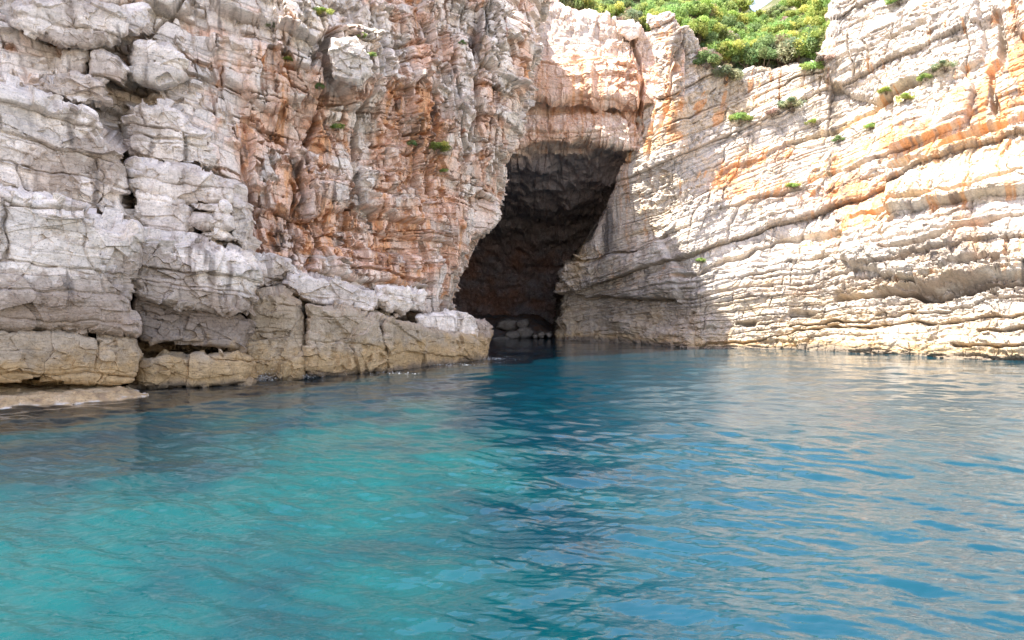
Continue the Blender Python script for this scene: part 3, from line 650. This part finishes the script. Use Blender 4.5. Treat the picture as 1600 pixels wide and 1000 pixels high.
# cave floor
def cave_floor():
    xs = np.linspace(-9, 9, 140); ys = np.linspace(54, 82, 120); X, Y = np.meshgrid(xs, ys)
    Z = -1.2+1.9*sm(55, 64, Y)*sm(6, 2, X)+.9*sm(60, 78, Y)+.35*fbm(X*.5, Y*.5, 0*X, 5, .6)
    P = np.stack([X, Y, Z], -1).reshape(-1, 3).astype(np.float32)
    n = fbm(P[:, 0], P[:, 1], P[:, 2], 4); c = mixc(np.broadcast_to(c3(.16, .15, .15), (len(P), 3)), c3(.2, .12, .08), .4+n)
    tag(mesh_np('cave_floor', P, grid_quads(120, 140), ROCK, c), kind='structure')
cave_floor()

# ------------------------------------------------------------------ hill and its scrub
def hill():
    hp = np.array([700, 800, 850, 900, 950, 1000, 1050, 1090, 1130, 1180, 1240, 1290, 1330, 1400, 1500, 1700, 2100.])
    bt = np.array([-70, -50, -15, 14, 24, 36, 36, 52, 84, 92, 90, 70, -10, -90, -150, -230, -330.])
    bd = np.array([54, 54, 54.5, 54.5, 54.5, 54.5, 54.2, 53.5, 53.6, 53.2, 52.5, 51.5, 50.5, 49.5, 48, 46, 44.])
    ft = np.array([-190, -170, -130, -90, -70, -70, -70, -70, -60, -6, -50, -90, -150, -230, -290, -370, -470.])
    uu = np.linspace(0, 1, 70); pp = np.linspace(700, 2100, 260)
    b = at(pp, np.interp(pp, hp, bt)+4, np.interp(pp, hp, bd)+.6); f = at(pp, np.interp(pp, hp, ft)+26, 86+0*pp)
    P = b[None]*(1-uu[:, None, None])+f[None]*uu[:, None, None]
    P[..., 2] += .25*fbm(P[..., 0]*.4, P[..., 1]*.4, 0*P[..., 0], 4)*np.minimum(1, uu*10)[:, None]
    # far side falls away to the ground
    e = P[-1]+np.array([0, 40, -20]); P = np.concatenate([P, e[None]])
    V = P.reshape(-1, 3); n = fbm(V[:, 0]*.8, V[:, 1]*.8, V[:, 2]*.8, 4)
    c = mixc(np.broadcast_to(c3(.10, .11, .045), (len(V), 3)), c3(.34, .28, .21), sm(.0, .5, n)*.6)
    tag(mesh_np('hill', V, grid_quads(*P.shape[:2]), ROCK, c), kind='structure')
    SV.append(V)
hill()
lm, t_, b_ = new_mat('leaves'); va = t_.nodes.new('ShaderNodeVertexColor'); va.layer_name = 'tint'; t_.links.new(va.outputs[0], b_.inputs['Base Color'])
b_.inputs['Roughness'].default_value = .6; b_.inputs['Specular IOR Level'].default_value = .25
tr = t_.nodes.new('ShaderNodeBsdfTranslucent'); t_.links.new(va.outputs[0], tr.inputs[0]); ms = t_.nodes.new('ShaderNodeMixShader'); ms.inputs[0].default_value = .5
t_.links.new(b_.outputs[0], ms.inputs[1]); t_.links.new(tr.outputs[0], ms.inputs[2]); t_.links.new(ms.outputs[0], t_.nodes['Material Output'].inputs[0])
wm, t_, b_ = new_mat('twigs'); b_.inputs['Base Color'].default_value = (.16, .12, .09, 1); b_.inputs['Roughness'].default_value = .9
def make_shrub(seed, colr, n=3200, leaf=.06, stems=9, up=.9, grassy=False):
    rs = np.random.RandomState(seed)
    nl = 16; lob = rs.normal(size=(nl, 3)); lob /= np.linalg.norm(lob, axis=1)[:, None]; lob[:, 2] = np.abs(lob[:, 2])*1.1-.15
    lob *= rs.uniform(.35, .78, (nl, 1)); lr = rs.uniform(.16, .36, nl)
    k = rs.randint(0, nl, n); dr = rs.normal(size=(n, 3)); dr /= np.linalg.norm(dr, axis=1)[:, None]
    c = lob[k]+dr*(lr[k]*rs.uniform(.2, 1.25, n)**.6)[:, None]
    c[:, 2] = np.maximum(c[:, 2]*up+.42, .03)
    a = rs.normal(size=(n, 3)); a[:, 2] += .8 if not grassy else 3; a /= np.linalg.norm(a, axis=1)[:, None]
    b = np.cross(a, rs.normal(size=(n, 3))); b /= np.linalg.norm(b, axis=1)[:, None]
    L = leaf*rs.uniform(.7, 1.5, n)[:, None]; Wd = L*(.42 if not grassy else .12); L = L*(1 if not grassy else 2.2)
    V = np.stack([c-a*L, c+b*Wd, c+a*L, c-b*Wd], 1).reshape(-1, 3); Q = np.arange(4*n).reshape(-1, 4)
    tone_ = np.array(colr)[None]*(.72+.6*rs.rand(nl))[k][:, None]*(.88+.24*rs.rand(n))[:, None]*np.array([1, 1, 1])
    tone_[:, 0] *= (.8+.5*rs.rand(nl))[k]
    root = bpy.data.objects.new('shrub', None); COL.objects.link(root)
    mesh_np('foliage', V, Q, lm, np.repeat(tone_, 4, 0), parent=root)
    # branching stems
    SVv, SQ = [], []
    for i in range(stems):
        tgt = lob[i % nl]*np.array([1, 1, up])+np.array([0, 0, .42]); p0 = np.array([rs.uniform(-.08, .08), rs.uniform(-.08, .08), -.15]); prev = None
        for s_ in range(5):
            f = s_/4; pp = p0*(1-f)+tgt*f+rs.normal(size=3)*.03*(s_ > 0); r = .028*(1-.75*f)
            ring = [pp+np.array([r*math.cos(g), r*math.sin(g), 0]) for g in (0, 1.57, 3.14, 4.71)]
            base = len(SVv); SVv += ring
            if prev is not None: SQ += [[prev+q, prev+(q+1) % 4, base+(q+1) % 4, base+q] for q in range(4)]
            prev = base
    mesh_np('stem', np.array(SVv), np.array(SQ), wm, parent=root)
    return root
GREENS = [(.36, .45, .13), (.31, .42, .14), (.23, .33, .14), (.33, .36, .22), (.36, .30, .25), (.42, .49, .14)]
protos = [make_shrub(100+i, c) for i, c in enumerate(GREENS)]
used = [False]*6
def find(px, py, which, near=False):
    V = SV[which]; qx, qy = proj(V); m = (abs(qx-px) < 6) & (abs(qy-py) < 6) & (V[:, 1] > 10)
    if not m.any(): return None
    v = V[m]; return v[np.argmin(v[:, 1])]
def put(kind, loc, size, label, group, rz=0, flat=1.):
    r0 = protos[kind]
    if not used[kind]: r = r0; used[kind] = True
    else:
        r = r0.copy(); COL.objects.link(r)
        for ch in list(r0.children):
            c = ch.copy(); COL.objects.link(c); c.parent = r
    r.location = loc; r.scale = (size, size, size*flat); r.rotation_euler = (0, 0, rz)
    tag(r, label, 'shrub', group)
    return r
rnd = random.Random(11)
KN = ['yellow-green', 'bright green', 'dark green', 'grey-green', 'dull brownish', 'light lime']
cells = []
for jy in range(9):
    for ix in range(27):
        px = 850+ix*18.2+rnd.uniform(-7, 7)+(jy % 2)*8; py = 2+jy*13+rnd.uniform(-5, 5)
        lim = np.interp(px, [840, 900, 950, 1000, 1050, 1090, 1130, 1180, 1240, 1285, 1310, 1330], [-2, 10, 24, 38, 36, 60, 90, 90, 92, 84, 0, -30])
        if py > lim+4: continue
        if 1165 < px < 1215 and py < 12: continue
        cells.append((px, py))
# the rows of scrub behind the skyline
for ix in range(23): cells.append((852+ix*20+rnd.uniform(-6, 6), -14 if not 850+ix*20 > 1150 or 852+ix*20 > 1230 else 999))
cells = [c for c in cells if c[1] < 900]
def place_words(px, py):
    if px < 1000: a = 'above the peach headwall'
    elif px < 1080: a = 'above the cave corner'
    elif px < 1170: a = 'above the notch in the rim'
    elif px < 1240: a = 'in the middle of the hillside scrub'
    else: a = 'beside the white buttress on the rim'
    b = 'at the frame top' if py < 12 else 'high on the slope' if py < 35 else 'midway up the slope' if py < 62 else 'low by the rim'
    return a, b
seen = {}
hillshr = []
for px, py in sorted(cells, key=lambda c: -c[1]):
    loc = find(px, py+8, 3)
    if loc is None: continue
    k = rnd.choices(range(6), [5, 4, 2.4, 1.8, 1.5, 3 if px > 1100 else 1])[0]
    a, b = place_words(px, py)
    hillshr.append((k, loc, a, b, px))
cnt = {}
ORD = ['', 'another ', 'third ', 'fourth ', 'fifth ', 'sixth ', 'seventh ', 'eighth ', 'ninth ', 'tenth ']
by = {}
for h_ in hillshr: by.setdefault((h_[0], h_[2], h_[3]), []).append(h_)
for (k, a, b), L_ in by.items():
    L_.sort(key=lambda h_: h_[4])
    for i, h_ in enumerate(L_):
        pre = '' if len(L_) == 1 else ('leftmost ' if i == 0 else 'rightmost ' if i == len(L_)-1 else ['second ', 'third ', 'fourth ', 'fifth ', 'sixth '][min(i-1, 4)]) 
        lab = (pre+KN[k]+' shrub '+b+', '+a)
        sz = rnd.uniform(.75, 1.55)*(1.15 if k != 4 else .85)
        put(k, Vector(h_[1])+Vector((0, 0, -.45)), sz*1.12, lab, 'scrub on the hill above the cliffs', rnd.uniform(0, 6.28), rnd.uniform(.75, 1.05))
# bushes growing on the rock itself
TUFT = [(582, 90, 0, 1, .26, 'tuft growing under the white boss in the cleft'), (535, 204, 0, 1, .34, 'green tuft on the rusty panel right of the deep cleft'), (690, 238, 0, 0, .62, 'biggest green bush on the crumbling face, left of the cave'),
        (510, 26, 0, 5, .4, 'lime tuft at the top of the deep cleft'), (648, 224, 0, 2, .3, 'small dark tuft left of the biggest bush'), (700, 268, 0, 1, .26, 'tuft just below the biggest bush on the crumbling face'),
        (506, 138, 0, 2, .25, 'dark tuft low in the deep cleft'), (566, 62, 0, 1, .24, 'little tuft on top of the white boss'), (728, 62, 0, 2, .22, 'tiny tuft high on the grey column near the headwall'),
        (422, 48, 0, 3, .25, 'grey-green tuft on the upper slab left of the deep cleft'), (455, 100, 0, 0, .22, 'tiny tuft under the brow left of the deep cleft'),
        (1155, 182, 1, 1, .85, 'upright dark bush rooted high on the sunlit cliff'), (1236, 172, 1, 3, 1.05, 'wide grey-green bush right of the upright dark bush'), (1212, 184, 1, 4, .6, 'dry brownish bush at the left of the wide grey bush'),
        (1378, 142, 1, 0, .5, 'green tuft on the upper slanting ledge of the sunlit cliff'), (1408, 150, 1, 5, .5, 'lime tuft right of the green tuft on the upper ledge'), (1354, 196, 1, 1, .5, 'flat green cushion below the upper slanting ledge'),
        (1305, 214, 1, 2, .42, 'dark tuft left of the flat green cushion'), (1240, 288, 1, 0, .5, 'yellow-green tuft below the orange streaks'), (1262, 192, 1, 5, .4, 'small lime tuft below the wide grey-green bush'),
        (1470, 112, 1, 3, .7, 'long grey-green tuft near the top of the white slabs'), (1442, 128, 1, 1, .45, 'green tuft at the foot of the long grey-green tuft'), (1090, 402, 1, 1, .35, 'small tuft low on the wall above the dark brow'),
        (1105, 100, 1, 2, 1.1, 'dark bush spilling over the notch in the rim'), (1132, 118, 1, 3, 1.2, 'grey-green bush hanging lowest from the notch in the rim'), (1150, 104, 1, 0, 1.0, 'yellow-green bush at the right of the notch bushes'),
        (1262, 104, 1, 1, 1.0, 'bright bush spilling over the rim left of the white buttress'), (1110, 86, 1, 4, .9, 'dry bush left in the notch above the dark bush'), (1282, 98, 1, 4, .7, 'dry twiggy bush tucked against the foot of the white buttress'),
        (1400, 4, 1, 1, .8, 'green bush on the very top of the white buttress'), (1004, 258, 1, 3, .01, '')]
for px, py, wh, k, sz, lab in TUFT:
    if not lab: continue
    loc = find(px, py, wh)
    if loc is None: print('no place', lab); continue
    put(k, Vector(loc)+Vector((0, -.05, -.25*sz)), sz*1.25, lab, 'plants rooted in the cliffs', rnd.uniform(0, 6.28), .62)

# ------------------------------------------------------------------ sea
def sea():
    dens = 1.0
    # rows by distance (dense where the photograph sees them), columns by angle
    pyr = np.linspace(1010, 520, 620); dr = (H*F)/(pyr-HZ); dr = np.concatenate([[1.5, 3, 4, 4.8], dr, [90, 130, 220, 500]])
    tx = np.concatenate([[-14, -6, -3, -1.6, -1.1], np.linspace(-.75, .75, 900), [1.1, 1.6, 3, 6, 14]])
    D, T = np.meshgrid(dr, tx, indexing='ij'); X = T*D; Y = D
    rs = np.random.RandomState(3); Z = np.zeros_like(X)
    for i in range(56):
        wl = .13*1.08**i; th = rs.normal(math.radians(86), .5); k = 2*math.pi/wl
        amp = .0062*wl**.95*(1 if wl < 1.2 else (1.2/wl)**1.0)
        ph = rs.rand()*6.28
        fade = sm(2.2, 5, wl/(D*D/(H*F)+.001))
        wx = .5*wl*fbm(X*.25/wl+i, Y*.25/wl, 0*X+i, 1)
        a = k*(X*math.cos(th)+Y*math.sin(th)+wx*1.3)+ph
        Z += amp*fade*(np.sin(a)+.3*np.sin(2*a+1.57))*.75
    patch = 1+.45*fbm(X*.12, Y*.12, 0*X+3, 2)
    Z *= patch*sm(80, 45, D)
    P = np.stack([X, Y, Z], -1).reshape(-1, 3)
    m, t, b = new_mat('sea_water'); N = t.nodes; Lk = t.links
    geo = N.new('ShaderNodeNewGeometry')
    b.inputs['IOR'].default_value = 1.6; b.inputs['Roughness'].default_value = .02; b.inputs['Specular IOR Level'].default_value = .5
    va = N.new('ShaderNodeVertexColor'); va.layer_name = 'tint'; Lk.new(va.outputs[0], b.inputs['Base Color'])
    mp = N.new('ShaderNodeMapping'); mp.inputs['Scale'].default_value = (.8, 1.5, 1); Lk.new(geo.outputs['Position'], mp.inputs[0])
    n1 = N.new('ShaderNodeTexNoise'); n1.inputs['Scale'].default_value = 4.5; n1.inputs['Detail'].default_value = 4; n1.inputs['Roughness'].default_value = .55; n1.inputs['Distortion'].default_value = .4; Lk.new(mp.outputs[0], n1.inputs[0])
    bp = N.new('ShaderNodeBump'); bp.inputs['Strength'].default_value = .45; bp.inputs['Distance'].default_value = .018
    Lk.new(n1.outputs[0], bp.inputs['Height']); Lk.new(bp.outputs[0], b.inputs['Normal'])
    # colour of the water body over pale sand and dark rock bottom; reflections painted in
    x, y = P[:, 0], P[:, 1]
    n = fbm(x*.16, y*.12, 0*x, 3); n2 = fbm(x*.7, y*.5, 0*x+4, 3)
    band = np.exp(-((x-.02*y-.3)/(1.3+.06*y))**2)
    sand = sm(-.5, .8, .8*n+.55*n2+.6*np.exp(-((x+2.5)/4)**2-((y-11)/5)**2)-.3*sm(14, 26, y)-.55*band*sm(6, 12, y)+.1)
    c = mixc(np.broadcast_to(c3(.0001, .024, .040), (len(x), 3)), c3(.0000, .060, .066), sand)
    c = mixc(c, c3(.0003, .040, .062), .9*sm(.0, .22, x/y-.035))  # blue of the reflected sky put into the water colour on this side
    shore = np.clip(sm(14, 24, y)*sm(.08, -.1, x/y)+sm(7, 14, y)*sm(-.22, -.5, x/y), 0, 1); c = mixc(c, c3(.002, .012, .02), shore*.75)  # dark seabed plus reflected cliff shade, painted into the colour
    tag(mesh_np('sea', P, grid_quads(*X.shape), m, c), kind='structure')
sea()

# ------------------------------------------------------------------ splashes where the swell laps the rock
def foam():
    rs = np.random.RandomState(9); Vs, Qs = [], []
    for px, py, n, sp, hgt in ((402, 594, 150, .45, .22), (418, 592, 60, .5, .08), (466, 588, 110, .22, .40), (470, 590, 60, .5, .06), (610, 584, 40, .8, .03), (700, 570, 40, 1.2, .03), (764, 561, 60, .9, .05)):
        d = H*F/(py-HZ); X = (px-800)/F*d
        for i in range(n*3):
            c = np.array([X+rs.normal()*sp*.6, d-.12+rs.normal()*sp*.22, abs(rs.normal())*hgt]); r = rs.uniform(.004, .015)
            o_ = rs.normal(size=(6, 3))*.25*r+np.array([[1, 0, 0], [0, 1, 0], [-1, 0, 0], [0, -1, 0], [0, 0, .8], [0, 0, -.8]])*r*np.array([1.6, 1, .8])
            b0 = len(Vs); Vs += list(c+o_)
            Qs += [[b0+a_, b0+b_, b0+c_] for a_, b_, c_ in ((0, 1, 4), (1, 2, 4), (2, 3, 4), (3, 0, 4), (1, 0, 5), (2, 1, 5), (3, 2, 5), (0, 3, 5))]
    m, t, b = new_mat('foam'); b.inputs['Base Color'].default_value = (.8, .82, .82, 1); b.inputs['Roughness'].default_value = .5
    tag(mesh_np('sea_foam', np.array(Vs), np.array(Qs), m), 'white splashes where small waves lap the foot of the shaded rocks', 'sea foam', kind='stuff')
foam()
